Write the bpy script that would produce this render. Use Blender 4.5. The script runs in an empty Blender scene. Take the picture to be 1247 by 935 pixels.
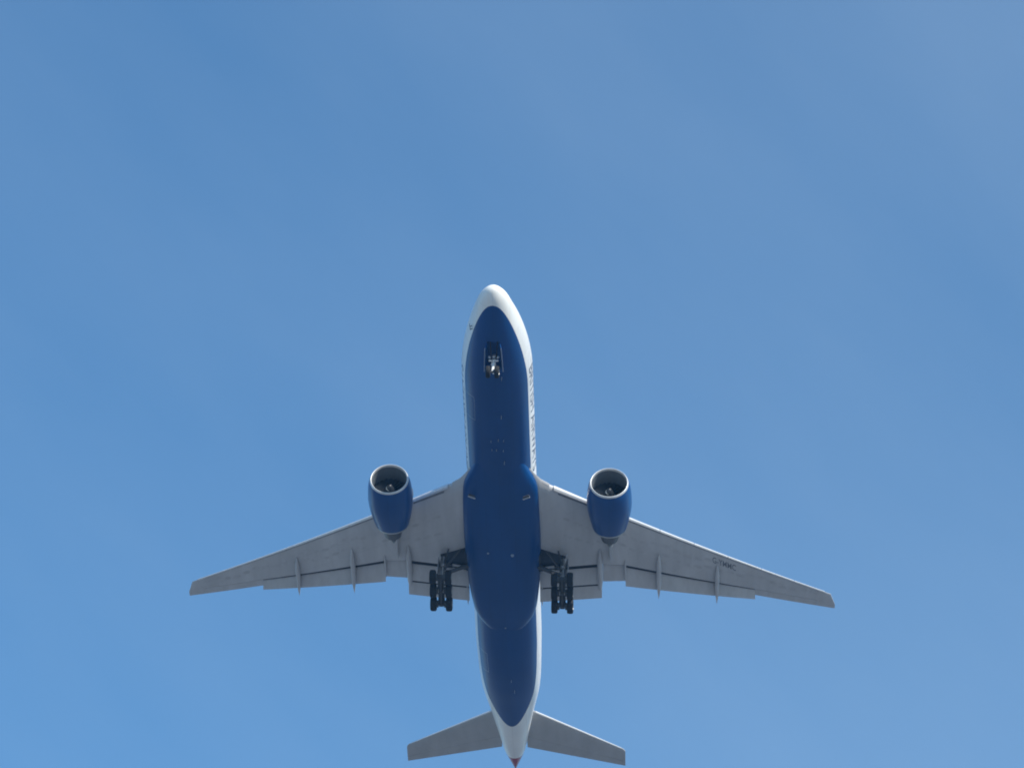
import bpy, bmesh, math, random
from mathutils import Matrix, Vector
random.seed(7)
R = math.radians
HAZE = 0.00013
sc = bpy.context.scene
COL = sc.collection

# ------------------------------------------------------------------ camera
ELEV = 40.0
FOVX = 18.2644
cam_d = bpy.data.cameras.new('camera')
cam = bpy.data.objects.new('camera', cam_d)
COL.objects.link(cam)
cam.location = (0, 0, 1.7)
cam.rotation_euler = (R(90 + ELEV), 0, 0)
cam_d.sensor_fit = 'HORIZONTAL'
cam_d.angle = R(FOVX)
cam_d.clip_start = 0.5
cam_d.clip_end = 80000
sc.camera = cam

# ------------------------------------------------------------------ sun + sky
SUN_DIR = Vector((0.52, -0.66, 0.52)).normalized()      # towards the sun
sun_el = math.asin(SUN_DIR.z)
sun_az = math.atan2(SUN_DIR.x, SUN_DIR.y)
sd = bpy.data.lights.new('sun', 'SUN')
sd.energy = 4.9
sd.angle = R(0.53)
sd.color = (1.0, 0.925, 0.79)
sun = bpy.data.objects.new('sun', sd)
COL.objects.link(sun)
sun.location = (60, -60, 120)
sun.rotation_euler = SUN_DIR.to_track_quat('Z', 'Y').to_euler()

world = bpy.data.worlds.new('World')
sc.world = world
world.use_nodes = True
wn, wl = world.node_tree.nodes, world.node_tree.links
wn.clear()
w_out = wn.new('ShaderNodeOutputWorld')
w_bg = wn.new('ShaderNodeBackground')
sky = wn.new('ShaderNodeTexSky')
sky.sky_type = 'NISHITA'
sky.sun_disc = False
sky.sun_elevation = sun_el
sky.sun_rotation = sun_az
sky.altitude = 50
sky.air_density = 1.5
sky.dust_density = 0.2
sky.ozone_density = 9.0
w_bg.inputs['Strength'].default_value = 0.142
# a veil of very thin high cirrus, laid out by direction in the sky
tc = wn.new('ShaderNodeTexCoord')
mp = wn.new('ShaderNodeCombineXYZ')              # wisps drawn out along one wind direction
for k, (vec, sc_) in enumerate((((0.70, 0.45, -0.54), 3.4), ((0.70, -0.45, 0.54), 9.0))):
    dp = wn.new('ShaderNodeVectorMath')
    dp.operation = 'DOT_PRODUCT'
    dp.inputs[1].default_value = [q * sc_ for q in vec]
    wl.new(tc.outputs['Generated'], dp.inputs[0])
    wl.new(dp.outputs['Value'], mp.inputs[k])
mp.inputs['Z'].default_value = 2.7
nz = wn.new('ShaderNodeTexNoise')
nz.inputs['Scale'].default_value = 1.0
nz.inputs['Detail'].default_value = 5
nz.inputs['Roughness'].default_value = 0.5
rmp = wn.new('ShaderNodeMapRange')
rmp.inputs['From Min'].default_value = 0.30
rmp.inputs['From Max'].default_value = 0.80
rmp.inputs['To Min'].default_value = 0.0
rmp.inputs['To Max'].default_value = 0.09
mix = wn.new('ShaderNodeMix')
mix.data_type = 'RGBA'
mix.inputs['B'].default_value = (4.6, 5.5, 6.2, 1)
wl.new(mp.outputs['Vector'], nz.inputs['Vector'])
wl.new(nz.outputs['Fac'], rmp.inputs['Value'])
sxyz = wn.new('ShaderNodeSeparateXYZ')          # the veil thickens towards the east
ramp_e = wn.new('ShaderNodeMapRange')
ramp_e.interpolation_type = 'SMOOTHSTEP'
ramp_e.inputs['From Min'].default_value = -0.16
ramp_e.inputs['From Max'].default_value = 0.18
ramp_e.inputs['To Min'].default_value = 0.0
ramp_e.inputs['To Max'].default_value = 0.042
addv = wn.new('ShaderNodeMath')
addv.operation = 'ADD'
wl.new(tc.outputs['Generated'], sxyz.inputs['Vector'])
wl.new(sxyz.outputs['X'], ramp_e.inputs['Value'])
wl.new(ramp_e.outputs['Result'], addv.inputs[0])
wl.new(rmp.outputs['Result'], addv.inputs[1])
wl.new(addv.outputs[0], mix.inputs['Factor'])
hs_ = wn.new('ShaderNodeHueSaturation')
hs_.inputs['Saturation'].default_value = 1.02
hs_.inputs['Hue'].default_value = 0.492
wl.new(sky.outputs['Color'], hs_.inputs['Color'])
wl.new(hs_.outputs['Color'], mix.inputs['A'])
wl.new(mix.outputs['Result'], w_bg.inputs['Color'])
wl.new(w_bg.outputs['Background'], w_out.inputs['Surface'])

vs = sc.view_settings
vs.view_transform = 'Standard'
vs.look = 'None'
vs.exposure = 0.33
vs.gamma = 1.0
vs.use_curve_mapping = False
sc.cycles.max_bounces = 8
sc.cycles.diffuse_bounces = 4
sc.cycles.filter_width = 1.9

# ------------------------------------------------------------------ materials
def mat(name, col, rough=0.5, metal=0.0, coat=0.0, var=0.0, vscale=1.0, stretch=(1, 1, 1), spec=0.5):
    m = bpy.data.materials.new(name)
    m.use_nodes = True
    nt = m.node_tree
    b = nt.nodes['Principled BSDF']
    b.inputs['Roughness'].default_value = rough
    b.inputs['Metallic'].default_value = metal
    b.inputs['Coat Weight'].default_value = coat
    b.inputs['Coat Roughness'].default_value = 0.08
    b.inputs['Specular IOR Level'].default_value = spec
    c = (*col, 1)
    b.inputs['Base Color'].default_value = c
    if var:
        t = nt.nodes.new('ShaderNodeTexCoord')
        mpg = nt.nodes.new('ShaderNodeMapping')
        mpg.inputs['Scale'].default_value = stretch
        n = nt.nodes.new('ShaderNodeTexNoise')
        n.inputs['Scale'].default_value = vscale
        n.inputs['Detail'].default_value = 6
        n.inputs['Roughness'].default_value = 0.6
        mr = nt.nodes.new('ShaderNodeMapRange')
        mr.inputs['From Min'].default_value = 0.25
        mr.inputs['From Max'].default_value = 0.75
        mr.inputs['To Min'].default_value = 1 - var
        mr.inputs['To Max'].default_value = 1 + var
        mx = nt.nodes.new('ShaderNodeVectorMath')
        mx.operation = 'SCALE'
        mx.inputs[0].default_value = col
        nt.links.new(t.outputs['Object'], mpg.inputs['Vector'])
        nt.links.new(mpg.outputs['Vector'], n.inputs['Vector'])
        nt.links.new(n.outputs['Fac'], mr.inputs['Value'])
        nt.links.new(mr.outputs['Result'], mx.inputs['Scale'])
        nt.links.new(mx.outputs['Vector'], b.inputs['Base Color'])
    return m

BLUE = (0.0015, 0.056, 0.205)
WHITE = (0.78, 0.79, 0.78)
GREY = (0.50, 0.50, 0.51)

def panel_lines(m, scale, wid, hgt, dark=0.8, mortar=0.012, rot=0.0):
    """thin darker seams between skin panels, multiplied into the base colour"""
    nt = m.node_tree
    b = nt.nodes['Principled BSDF']
    t = nt.nodes.new('ShaderNodeTexCoord')
    mp_ = nt.nodes.new('ShaderNodeMapping')
    mp_.inputs['Rotation'].default_value = (0, 0, rot)
    br = nt.nodes.new('ShaderNodeTexBrick')
    br.inputs['Scale'].default_value = scale
    br.inputs['Mortar Size'].default_value = mortar
    br.inputs['Mortar Smooth'].default_value = 0.3
    br.inputs['Brick Width'].default_value = wid
    br.inputs['Row Height'].default_value = hgt
    br.inputs['Color1'].default_value = (1, 1, 1, 1)
    br.inputs['Color2'].default_value = (0.95, 0.955, 0.96, 1)
    br.inputs['Mortar'].default_value = (dark, dark, dark, 1)
    mul = nt.nodes.new('ShaderNodeMix')
    mul.data_type = 'RGBA'
    mul.blend_type = 'MULTIPLY'
    mul.inputs['Factor'].default_value = 1
    src = b.inputs['Base Color'].links[0].from_socket if b.inputs['Base Color'].links else None
    nt.links.new(t.outputs['Object'], mp_.inputs['Vector'])
    nt.links.new(mp_.outputs['Vector'], br.inputs['Vector'])
    if src:
        nt.links.new(src, mul.inputs['A'])
    else:
        mul.inputs['A'].default_value = b.inputs['Base Color'].default_value
    nt.links.new(br.outputs['Color'], mul.inputs['B'])
    nt.links.new(mul.outputs['Result'], b.inputs['Base Color'])

M = {}
M['blue'] = mat('blue_paint', BLUE, 0.36, coat=0.06, spec=0.35, var=0.12, vscale=0.35, stretch=(0.35, 1.6, 1.6))
panel_lines(M['blue'], 1.0, 2.6, 1.3, 0.80, 0.018)
M['nacelle'] = mat('nacelle_blue_paint', BLUE, 0.32, coat=0.12, spec=0.4, var=0.10, vscale=0.5, stretch=(0.4, 1.6, 1.6))
panel_lines(M['nacelle'], 1.0, 2.3, 1.4, 0.78, 0.02)
M['white'] = mat('white_paint', WHITE, 0.35, coat=0.2, var=0.05, vscale=0.5)
M['grey'] = mat('grey_wing_paint', GREY, 0.45, coat=0.1, var=0.13, vscale=0.5, stretch=(0.22, 1.6, 1.0))
panel_lines(M['grey'], 1.0, 3.4, 1.55, 0.84, 0.016, R(-58))
M['flap'] = mat('grey_flap_paint', (0.48, 0.48, 0.49), 0.45, var=0.12, vscale=0.9, stretch=(0.5, 1.5, 1.0))
M['tailgrey'] = mat('grey_tailplane_paint', (0.41, 0.41, 0.415), 0.45, var=0.10, vscale=0.6, stretch=(0.5, 1.3, 1.0))
panel_lines(M['tailgrey'], 1.0, 2.4, 1.4, 0.86, 0.014, R(-58))
M['metal'] = mat('polished_leading_edge', (0.70, 0.71, 0.72), 0.34, metal=0.35, var=0.05, vscale=2)
M['lip'] = mat('brushed_intake_lip', (0.60, 0.61, 0.62), 0.42, metal=0.45, var=0.05, vscale=3)
M['duct'] = mat('intake_duct_liner', (0.13, 0.155, 0.18), 0.55, var=0.08, vscale=3)
M['fan'] = mat('fan_blade_composite', (0.028, 0.034, 0.045), 0.35, metal=0.2)
M['core'] = mat('heat_stained_core', (0.11, 0.115, 0.125), 0.4, metal=0.6, var=0.2, vscale=1.5)
M['noselining'] = mat('nose_bay_lining', (0.03, 0.13, 0.38), 0.6, var=0.3, vscale=2)
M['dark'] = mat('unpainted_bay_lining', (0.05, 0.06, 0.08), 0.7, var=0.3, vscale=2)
M['gap_shade'] = mat('dark_gap_shade', (0.035, 0.042, 0.055), 0.7, var=0.3, vscale=1.5)  # dark tone standing for the shade in the flap gaps
M['slat_shade'] = mat('slat_gap_shade', (0.20, 0.21, 0.23), 0.6, var=0.2, vscale=1.5)  # darker grey standing for the shade behind the slats
M['hatch'] = mat('access_panel_grey', (0.45, 0.45, 0.46), 0.5, var=0.15, vscale=1.5)
M['tyre'] = mat('tyre_rubber', (0.008, 0.009, 0.012), 0.85, var=0.15, vscale=5)
M['hub'] = mat('wheel_hub_grey', (0.34, 0.35, 0.36), 0.4, metal=0.4, var=0.1, vscale=6)
M['gear'] = mat('gear_grey_paint', (0.30, 0.31, 0.33), 0.4, var=0.25, vscale=2.5)
M['gearlight'] = mat('gear_white_paint', (0.72, 0.73, 0.74), 0.35, var=0.08, vscale=3)
M['geardark'] = mat('greasy_gear_steel', (0.05, 0.053, 0.06), 0.5, var=0.3, vscale=3)
M['glass'] = mat('window_glass', (0.015, 0.02, 0.03), 0.08)
M['letter'] = mat('dark_blue_lettering', (0.075, 0.095, 0.145), 0.4)
M['regletter'] = mat('registration_paint', (0.14, 0.15, 0.175), 0.5)
M['red'] = mat('dark_red_tail_paint', (0.26, 0.012, 0.050), 0.35, coat=0.2, var=0.1, vscale=1)
M['redfin'] = mat('red_fin_paint', (0.42, 0.02, 0.03), 0.35)
M['seam'] = mat('door_seam_grey', (0.42, 0.43, 0.45), 0.5)
M['palegrey'] = mat('pale_blue_grey', (0.24, 0.30, 0.40), 0.35)
M['antenna'] = mat('antenna_grey', (0.30, 0.34, 0.40), 0.4)
M['scoop'] = mat('scoop_lip_metal', (0.42, 0.46, 0.52), 0.45)
M['lamp'] = mat('light_lens', (0.75, 0.78, 0.80), 0.15)

# livery on the fuselage: white above, dark blue below a line kept as a signed distance
m = bpy.data.materials.new('fuselage_livery')
m.use_nodes = True
nt = m.node_tree
b = nt.nodes['Principled BSDF']
b.inputs['Roughness'].default_value = 0.36
b.inputs['Specular IOR Level'].default_value = 0.35
b.inputs['Coat Weight'].default_value = 0.06
b.inputs['Coat Roughness'].default_value = 0.08
at = nt.nodes.new('ShaderNodeAttribute'); at.attribute_name = 'livery'
gt = nt.nodes.new('ShaderNodeMath'); gt.operation = 'GREATER_THAN'; gt.inputs[1].default_value = 0
tcx = nt.nodes.new('ShaderNodeTexCoord')
mpx = nt.nodes.new('ShaderNodeMapping'); mpx.inputs['Scale'].default_value = (0.35, 1.6, 1.6)
nx = nt.nodes.new('ShaderNodeTexNoise'); nx.inputs['Scale'].default_value = 0.35; nx.inputs['Detail'].default_value = 6
rx = nt.nodes.new('ShaderNodeMapRange')
rx.inputs['From Min'].default_value = 0.25; rx.inputs['From Max'].default_value = 0.75
rx.inputs['To Min'].default_value = 0.9; rx.inputs['To Max'].default_value = 1.1
cm = nt.nodes.new('ShaderNodeMix'); cm.data_type = 'RGBA'
cm.inputs['A'].default_value = (*WHITE, 1); cm.inputs['B'].default_value = (*BLUE, 1)
sm = nt.nodes.new('ShaderNodeVectorMath'); sm.operation = 'SCALE'
L = nt.links.new
L(at.outputs['Fac'], gt.inputs[0]); L(gt.outputs[0], cm.inputs['Factor'])
L(tcx.outputs['Object'], mpx.inputs['Vector']); L(mpx.outputs['Vector'], nx.inputs['Vector'])
L(nx.outputs['Fac'], rx.inputs['Value']); L(cm.outputs['Result'], sm.inputs[0]); L(rx.outputs['Result'], sm.inputs['Scale'])
L(sm.outputs['Vector'], b.inputs['Base Color'])
panel_lines(m, 1.0, 2.8, 1.4, 0.82, 0.016)
M['livery'] = m

# ------------------------------------------------------------------ the ground far below (lights the belly from underneath)
gm = mat('airfield_concrete', (0.165, 0.175, 0.185), 0.9, var=0.25, vscale=0.01)
gme = bpy.data.meshes.new('ground')
bm = bmesh.new()
bmesh.ops.create_circle(bm, cap_ends=True, segments=96, radius=4000)
bm.to_mesh(gme); bm.free()
gme.materials.append(gm)
go = bpy.data.objects.new('ground', gme)
go['kind'] = 'structure'
COL.objects.link(go)

# ------------------------------------------------------------------ the air between observer and aircraft
hm = bpy.data.materials.new('air_haze')
hm.use_nodes = True
hn = hm.node_tree
hn.nodes.clear()
ho = hn.nodes.new('ShaderNodeOutputMaterial')
hv = hn.nodes.new('ShaderNodeVolumePrincipled')
hv.inputs['Color'].default_value = (0.20, 0.54, 1.0, 1)
hv.inputs['Density'].default_value = HAZE
hv.inputs['Anisotropy'].default_value = 0.2
hn.links.new(hv.outputs['Volume'], ho.inputs['Volume'])
hme = bpy.data.meshes.new('haze')
bm = bmesh.new()
bmesh.ops.create_cube(bm, size=1)
for v in bm.verts:
    v.co = Vector((v.co.x * 8400, v.co.y * 8400, -1.0 + (v.co.z + 0.5) * 261))
bm.to_mesh(hme); bm.free()
hme.materials.append(hm)
hz_ = bpy.data.objects.new('haze', hme)
hz_['kind'] = 'stuff'
COL.objects.link(hz_)

# ------------------------------------------------------------------ airliner root
# aircraft axes: X aft from the nose, Y to starboard, Z up, metres
POSE = Matrix(((0.029724, -0.997925, 0.057115),
               (0.751622, -0.015353, -0.659415),
               (0.658924, 0.062529, 0.749606)))          # attitude of the aircraft as the observer sees it (right, down, ahead)
POSE_T = Vector((-1.57842, -8.81118, 271.03384))
e = R(ELEV)
VIEW = Matrix(((1, 0, 0), (0, math.sin(e), math.cos(e)), (0, -math.cos(e), math.sin(e))))
BASE = Vector((31.8, 0.0, -5.9))                          # under the main gear
rot = VIEW @ POSE
root = bpy.data.objects.new('airliner', None)
COL.objects.link(root)
root.empty_display_size = 5
mw = rot.to_4x4()
mw.translation = Vector(cam.location) + VIEW @ POSE_T + rot @ BASE
root.matrix_world = mw
root['label'] = 'large twin-engine airliner with dark blue belly and grey wings, wheels lowered, flying overhead'
root['category'] = 'airplane'


def link(name, bm, mats, parent=None, smooth=True, sharp=38, label=None, recalc=True):
    if recalc:
        bmesh.ops.recalc_face_normals(bm, faces=bm.faces[:])
    me = bpy.data.meshes.new(name)
    bm.to_mesh(me)
    bm.free()
    for q in (mats if isinstance(mats, (list, tuple)) else [mats]):
        me.materials.append(M[q])
    if smooth:
        for p in me.polygons:
            p.use_smooth = True
        me.set_sharp_from_angle(angle=R(sharp))
    o = bpy.data.objects.new(name, me)
    COL.objects.link(o)
    if parent is None:
        parent = root
    o.parent = parent
    if parent is root:
        o.location = -BASE
    if label:
        o['label'] = label
    return o


def loft(bm, secs, cap=True, closed=True, mi=0):
    """skin between rings of equal length; returns rings of verts"""
    rings = [[bm.verts.new(p) for p in s] for s in secs]
    n = len(secs[0])
    for a, c in zip(rings, rings[1:]):
        for i in range(n if closed else n - 1):
            j = (i + 1) % n
            try:
                f = bm.faces.new((a[i], a[j], c[j], c[i]))
                f.material_index = mi
            except ValueError:
                pass
    if cap:
        for r_ in (rings[0], rings[-1]):
            try:
                f = bm.faces.new(r_)
                f.material_index = mi
            except ValueError:
                pass
    return rings


def tube(bm, a, c, r0, r1=None, n=12, mi=0, cap=True):
    a, c = Vector(a), Vector(c)
    r1 = r0 if r1 is None else r1
    d = (c - a).normalized()
    u = d.orthogonal().normalized()
    w = d.cross(u)
    s = []
    for p, r_ in ((a, r0), (c, r1)):
        s.append([p + (u * math.cos(2 * math.pi * k / n) + w * math.sin(2 * math.pi * k / n)) * r_ for k in range(n)])
    loft(bm, s, cap, mi=mi)


def box(bm, c, sx, sy, sz, M3=None, mi=0, bev=0.0):
    c = Vector(c)
    g = bmesh.ops.create_cube(bm, size=1)
    vs_ = g['verts']
    for v in vs_:
        q = Vector((v.co.x * sx, v.co.y * sy, v.co.z * sz))
        v.co = c + (M3 @ q if M3 else q)
    fs = set(f for v in vs_ for f in v.link_faces)
    for f in fs:
        f.material_index = mi
    if bev:
        es = list(set(ed for f in fs for ed in f.edges))
        bmesh.ops.bevel(bm, geom=es, offset=bev, segments=2, affect='EDGES')


def lathe(bm, prof, cx, cy, cz, n=48, mi=0, shear=None):
    """prof: list of (x, r) about an axis parallel to X"""
    secs = []
    for x, r_ in prof:
        ring = []
        for k in range(n):
            t = 2 * math.pi * k / n
            y, z = r_ * math.sin(t), -r_ * math.cos(t)
            dx = shear(x, z) if shear else 0
            ring.append((cx + x + dx, cy + y, cz + z))
        secs.append(ring)
    return loft(bm, secs, cap=False, mi=mi)


def interp(tab, x):
    """monotone cubic through a table [(x, v), ...]"""
    if x <= tab[0][0]:
        return tab[0][1]
    if x >= tab[-1][0]:
        return tab[-1][1]
    for i in range(len(tab) - 1):
        if tab[i][0] <= x <= tab[i + 1][0]:
            break
    def slope(k):
        if k <= 0 or k >= len(tab) - 1:
            k0, k1 = max(k - 1, 0), min(k + 1, len(tab) - 1)
            return (tab[k1][1] - tab[k0][1]) / (tab[k1][0] - tab[k0][0])
        d0 = (tab[k][1] - tab[k - 1][1]) / (tab[k][0] - tab[k - 1][0])
        d1 = (tab[k + 1][1] - tab[k][1]) / (tab[k + 1][0] - tab[k][0])
        if d0 * d1 <= 0:
            return 0.0
        return 2 * d0 * d1 / (d0 + d1)
    x0, v0 = tab[i]
    x1, v1 = tab[i + 1]
    h = x1 - x0
    t = (x - x0) / h
    s0, s1 = slope(i) * h, slope(i + 1) * h
    return ((2 * t**3 - 3 * t**2 + 1) * v0 + (t**3 - 2 * t**2 + t) * s0 + (-2 * t**3 + 3 * t**2) * v1 + (t**3 - t**2) * s1)


def lin(tab, x):
    if x <= tab[0][0]:
        return tab[0][1]
    for (a, va), (c, vc) in zip(tab, tab[1:]):
        if x <= c:
            return va + (vc - va) * (x - a) / (c - a)
    return tab[-1][1]

# ------------------------------------------------------------------ fuselage
SW = [(0, 0.02), (0.12, 0.36), (0.35, 0.66), (1, 1.15), (2.1, 1.59), (4, 2.17), (6, 2.66), (7.5, 2.92), (9, 3.07), (10.5, 3.1),
      (41.5, 3.1), (45.5, 3.0), (48, 2.90), (50, 2.74), (53.8, 2.08), (57, 1.55), (59.9, 1.08), (61, 0.76), (62.2, 0.34), (62.94, 0.05)]
SB = [(0, -0.77), (0.12, -1.08), (0.35, -1.32), (1, -1.72), (2.1, -2.13), (4, -2.62), (6, -2.93), (8, -3.07), (10, -3.1),
      (42, -3.1), (45, -2.93), (48, -2.5), (51, -1.83), (54.6, -1.03), (58, -0.28), (61, 0.42), (62.94, 0.98)]
ST = [(0, -0.73), (0.12, -0.44), (0.35, -0.2), (1, 0.16), (2.1, 0.62), (3.2, 1.45), (4, 1.98), (5, 2.4), (6, 2.68), (7.5, 2.95), (9, 3.07),
      (10.5, 3.1), (44, 3.1), (50, 2.98), (56, 2.72), (60, 2.35), (62.94, 1.9)]
SM = [(0, -0.75), (3.4, -0.4), (8, 0.0), (44, 0.0), (54, 0.75), (60, 1.3), (62.94, 1.42)]
LIV = [(0, -1.9), (1.3, -1.84), (3.4, -1.76), (6.5, -1.6), (10, -1.45), (44, -1.42), (50, -1.14), (54.6, -1.03), (63, -0.8)]


def S(x, th, off=0.0):
    """point on the fuselage skin; th = 0 at the keel, +90 deg to starboard"""
    w, zb, zt, zm = interp(SW, x), interp(SB, x), interp(ST, x), interp(SM, x)
    c, s = math.cos(th), math.sin(th)
    h = (zm - zb) if c > 0 else (zt - zm)
    p = Vector((x, w * s, zm - h * c))
    if off:
        n = Vector((0, s * h, -c * w)).normalized()
        p += n * off
    return p


def th_for_z(x, z, side):
    """angle at which the skin stands at height z"""
    zb, zt, zm = interp(SB, x), interp(ST, x), interp(SM, x)
    if z <= zm:
        c = (zm - z) / (zm - zb)
    else:
        c = -(z - zm) / (zt - zm)
    return side * math.acos(max(-1, min(1, c)))

NB = (4.55, 7.35, R(13.5))                 # nose gear bay: x range and half angle
xs = [0.0, 0.03, 0.07, 0.12, 0.2, 0.3, 0.42, 0.56, 0.72, 0.9, 1.1, 1.35, 1.6, 1.9, 2.2, 2.5, 2.8, 3.1, 3.45, 3.8, 4.15, NB[0]]
x = NB[0]
while x < NB[1] - 0.3:
    x += 0.4
    xs.append(x)
xs[-1] = NB[1]
x = NB[1]
while x < 40:
    x += 0.65
    xs.append(x)
while x < 60.1:
    x += 0.35
    xs.append(x)
xs = [q for q in xs if q < 60.55] + [60.65]
ths = sorted(set([round(R(k * 3.0), 6) for k in range(-60, 60)] + [round(-NB[2], 6), round(NB[2], 6)]))
bm = bmesh.new()
rings = loft(bm, [[S(x, t) for t in ths] for x in xs], cap=True)
kill = []
for f in bm.faces:
    if len(f.verts) > 6:
        continue
    c = f.calc_center_median()
    if NB[0] < c.x < NB[1] and c.z < -2 and abs(math.atan2(c.y / interp(SW, c.x), (interp(SM, c.x) - c.z) / (interp(SM, c.x) - interp(SB, c.x)))) < NB[2]:
        kill.append(f)
bmesh.ops.delete(bm, geom=kill, context='FACES')
fus = link('fuselage', bm, 'livery', sharp=60)
a = fus.data.attributes.new('livery', 'FLOAT', 'POINT')
for v in fus.data.vertices:
    a.data[v.index].value = lin(LIV, v.co.x) - v.co.z

bm = bmesh.new()
tx = [60.65, 61, 61.4, 61.8, 62.2, 62.6, 62.94]
loft(bm, [[S(x, t, 0.004) for t in ths] for x in tx], cap=True)
link('tail_cone', bm, 'red', sharp=60, label='dark red pointed tail cone')

# nose gear bay: a real recess behind the opening
bm = bmesh.new()
hw = interp(SW, 6) * math.sin(NB[2])
x0, x1 = NB[0] - 0.02, NB[1] + 0.02
sec = []
for x in (x0, x1):
    z0 = S(x, NB[2]).z + 0.004
    w0 = S(x, NB[2]).y + 0.012
    sec.append([(x, -w0, z0), (x, w0, z0), (x, w0, z0 + 0.95), (x, -w0, z0 + 0.95)])
rr = loft(bm, sec, cap=True)
low = [f for f in bm.faces if f.normal.z < -0.7 or f.calc_center_median().z < -2.55]
bm.normal_update()
low = [f for f in bm.faces if abs(f.normal.z) > 0.7 and f.calc_center_median().z < -2.2]
bmesh.ops.delete(bm, geom=low, context='FACES')
link('nose_gear_bay', bm, 'noselining', smooth=False)


def patch(bm, xa, xb, ta, tb, off, nx_=4, nt_=4, mi=0, round_=0.0):
    """a piece lying on the skin"""
    grid = []
    for i in range(nx_ + 1):
        row = []
        u = i / nx_
        for j in range(nt_ + 1):
            v = j / nt_
            row.append(bm.verts.new(S(xa + (xb - xa) * u, ta + (tb - ta) * v, off)))
        grid.append(row)
    for i in range(nx_):
        for j in range(nt_):
            f = bm.faces.new((grid[i][j], grid[i + 1][j], grid[i + 1][j + 1], grid[i][j + 1]))
            f.material_index = mi


def rounded_patch(bm, xc, zc_, w, h, side, off, n=16, mi=0):
    vs_ = []
    for k in range(n):
        t = 2 * math.pi * k / n
        cx_, cz_ = math.cos(t), math.sin(t)
        px = xc + w / 2 * math.copysign(abs(cx_) ** 0.5, cx_)
        pz = zc_ + h / 2 * math.copysign(abs(cz_) ** 0.5, cz_)
        vs_.append(bm.verts.new(S(px, th_for_z(px, pz, side), off)))
    c = bm.verts.new(S(xc, th_for_z(xc, zc_, side), off))
    for k in range(n):
        f = bm.faces.new((vs_[k], vs_[(k + 1) % n], c))
        f.material_index = mi

# cabin windows: 47 a side
wx = [9.6 + k * 0.98 for k in range(47) ]
for side in (-1, 1):
    for x in wx:
        if any(abs(x - d) < 0.75 for d in (18.6, 34.6, 46.6)):
            continue
        bm = bmesh.new()
        rounded_patch(bm, x, 0.62 + 0.0 * x, 0.28, 0.40, side, 0.006)
        link('cabin_window', bm, 'glass', sharp=60)
    for xd in (8.1, 18.6, 34.6, 46.6):
        bm = bmesh.new()
        zc_, w, h = 0.35, 1.07, 1.88
        for (xa, xb, za, zb_) in ((xd - w / 2, xd - w / 2 + 0.035, zc_ - h / 2, zc_ + h / 2), (xd + w / 2 - 0.035, xd + w / 2, zc_ - h / 2, zc_ + h / 2),
                                  (xd - w / 2 + 0.035, xd + w / 2 - 0.035, zc_ - h / 2, zc_ - h / 2 + 0.035), (xd - w / 2 + 0.035, xd + w / 2 - 0.035, zc_ + h / 2 - 0.035, zc_ + h / 2)):
            ta, tb = th_for_z(xd, za, side), th_for_z(xd, zb_, side)
            patch(bm, xa, xb, ta, tb, 0.005, 2, 10)
        d_ = link('passenger_door', bm, 'seam', sharp=60)
        bm = bmesh.new()
        rounded_patch(bm, xd, 0.75, 0.22, 0.32, side, 0.007)
        link('door_window', bm, 'glass', d_)
    for (xa, xb, a0, a1) in ((2.35, 3.0, 168, 179), (2.45, 3.15, 152, 166), (2.75, 3.75, 131, 150)):
        bm = bmesh.new()
        patch(bm, xa, xb, side * R(a0), side * R(a1), 0.006, 6, 6)
        link('cockpit_window', bm, 'glass', sharp=60)
    # small cargo door outlines low on the body
    if side == 1:
        for xc_ in (12.5, 44.5):
            bm = bmesh.new()
            for (xa, xb, a0, a1) in ((xc_ - 1.35, xc_ - 1.31, 38, 66), (xc_ + 1.31, xc_ + 1.35, 38, 66), (xc_ - 1.31, xc_ + 1.31, 38, 38.6), (xc_ - 1.31, xc_ + 1.31, 65.4, 66)):
                patch(bm, xa, xb, R(a0), R(a1), 0.004, 6, 8)
            link('cargo_door', bm, 'palegrey', sharp=60)

# ------------------------------------------------------------------ lettering, wrapped to the skin
def text_mesh(txt, height, length):
    cu = bpy.data.curves.new('lettering', 'FONT')
    cu.body = txt
    cu.resolution_u = 4
    cu.offset = 0.004
    o = bpy.data.objects.new('lettering', cu)
    COL.objects.link(o)
    dg = bpy.context.evaluated_depsgraph_get()
    dg.update()
    me = bpy.data.meshes.new_from_object(o.evaluated_get(dg))
    bpy.data.objects.remove(o)
    bpy.data.curves.remove(cu)
    bm_ = bmesh.new()
    bm_.from_mesh(me)
    bpy.data.meshes.remove(me)
    bmesh.ops.triangulate(bm_, faces=bm_.faces[:])
    x0_, x1_ = min(v.co.x for v in bm_.verts), max(v.co.x for v in bm_.verts)
    y0_, y1_ = min(v.co.y for v in bm_.verts), max(v.co.y for v in bm_.verts)
    for v in bm_.verts:
        v.co.x = (v.co.x - x0_) / (x1_ - x0_) * length
        v.co.y = (v.co.y - y0_) / (y1_ - y0_) * height
    for _ in range(3):
        es = [ed for ed in bm_.edges if ed.calc_length() > 0.16]
        if es:
            bmesh.ops.subdivide_edges(bm_, edges=es, cuts=1)
            bmesh.ops.triangulate(bm_, faces=bm_.faces[:])
    return bm_

for side in (-1, 1):
    bm = text_mesh('BRITISH AIRWAYS', 1.08, 12.2)
    for v in bm.verts:
        u, h = v.co.x, v.co.y
        x = 8.95 + u if side < 0 else 21.05 - u
        th = side * (R(90) + (h - 1.16) / 3.1)
        v.co = S(x, th, 0.008)
    link('title_lettering', bm, 'letter', smooth=False, recalc=False, label='dark blue airline title on the white fuselage side')

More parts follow.
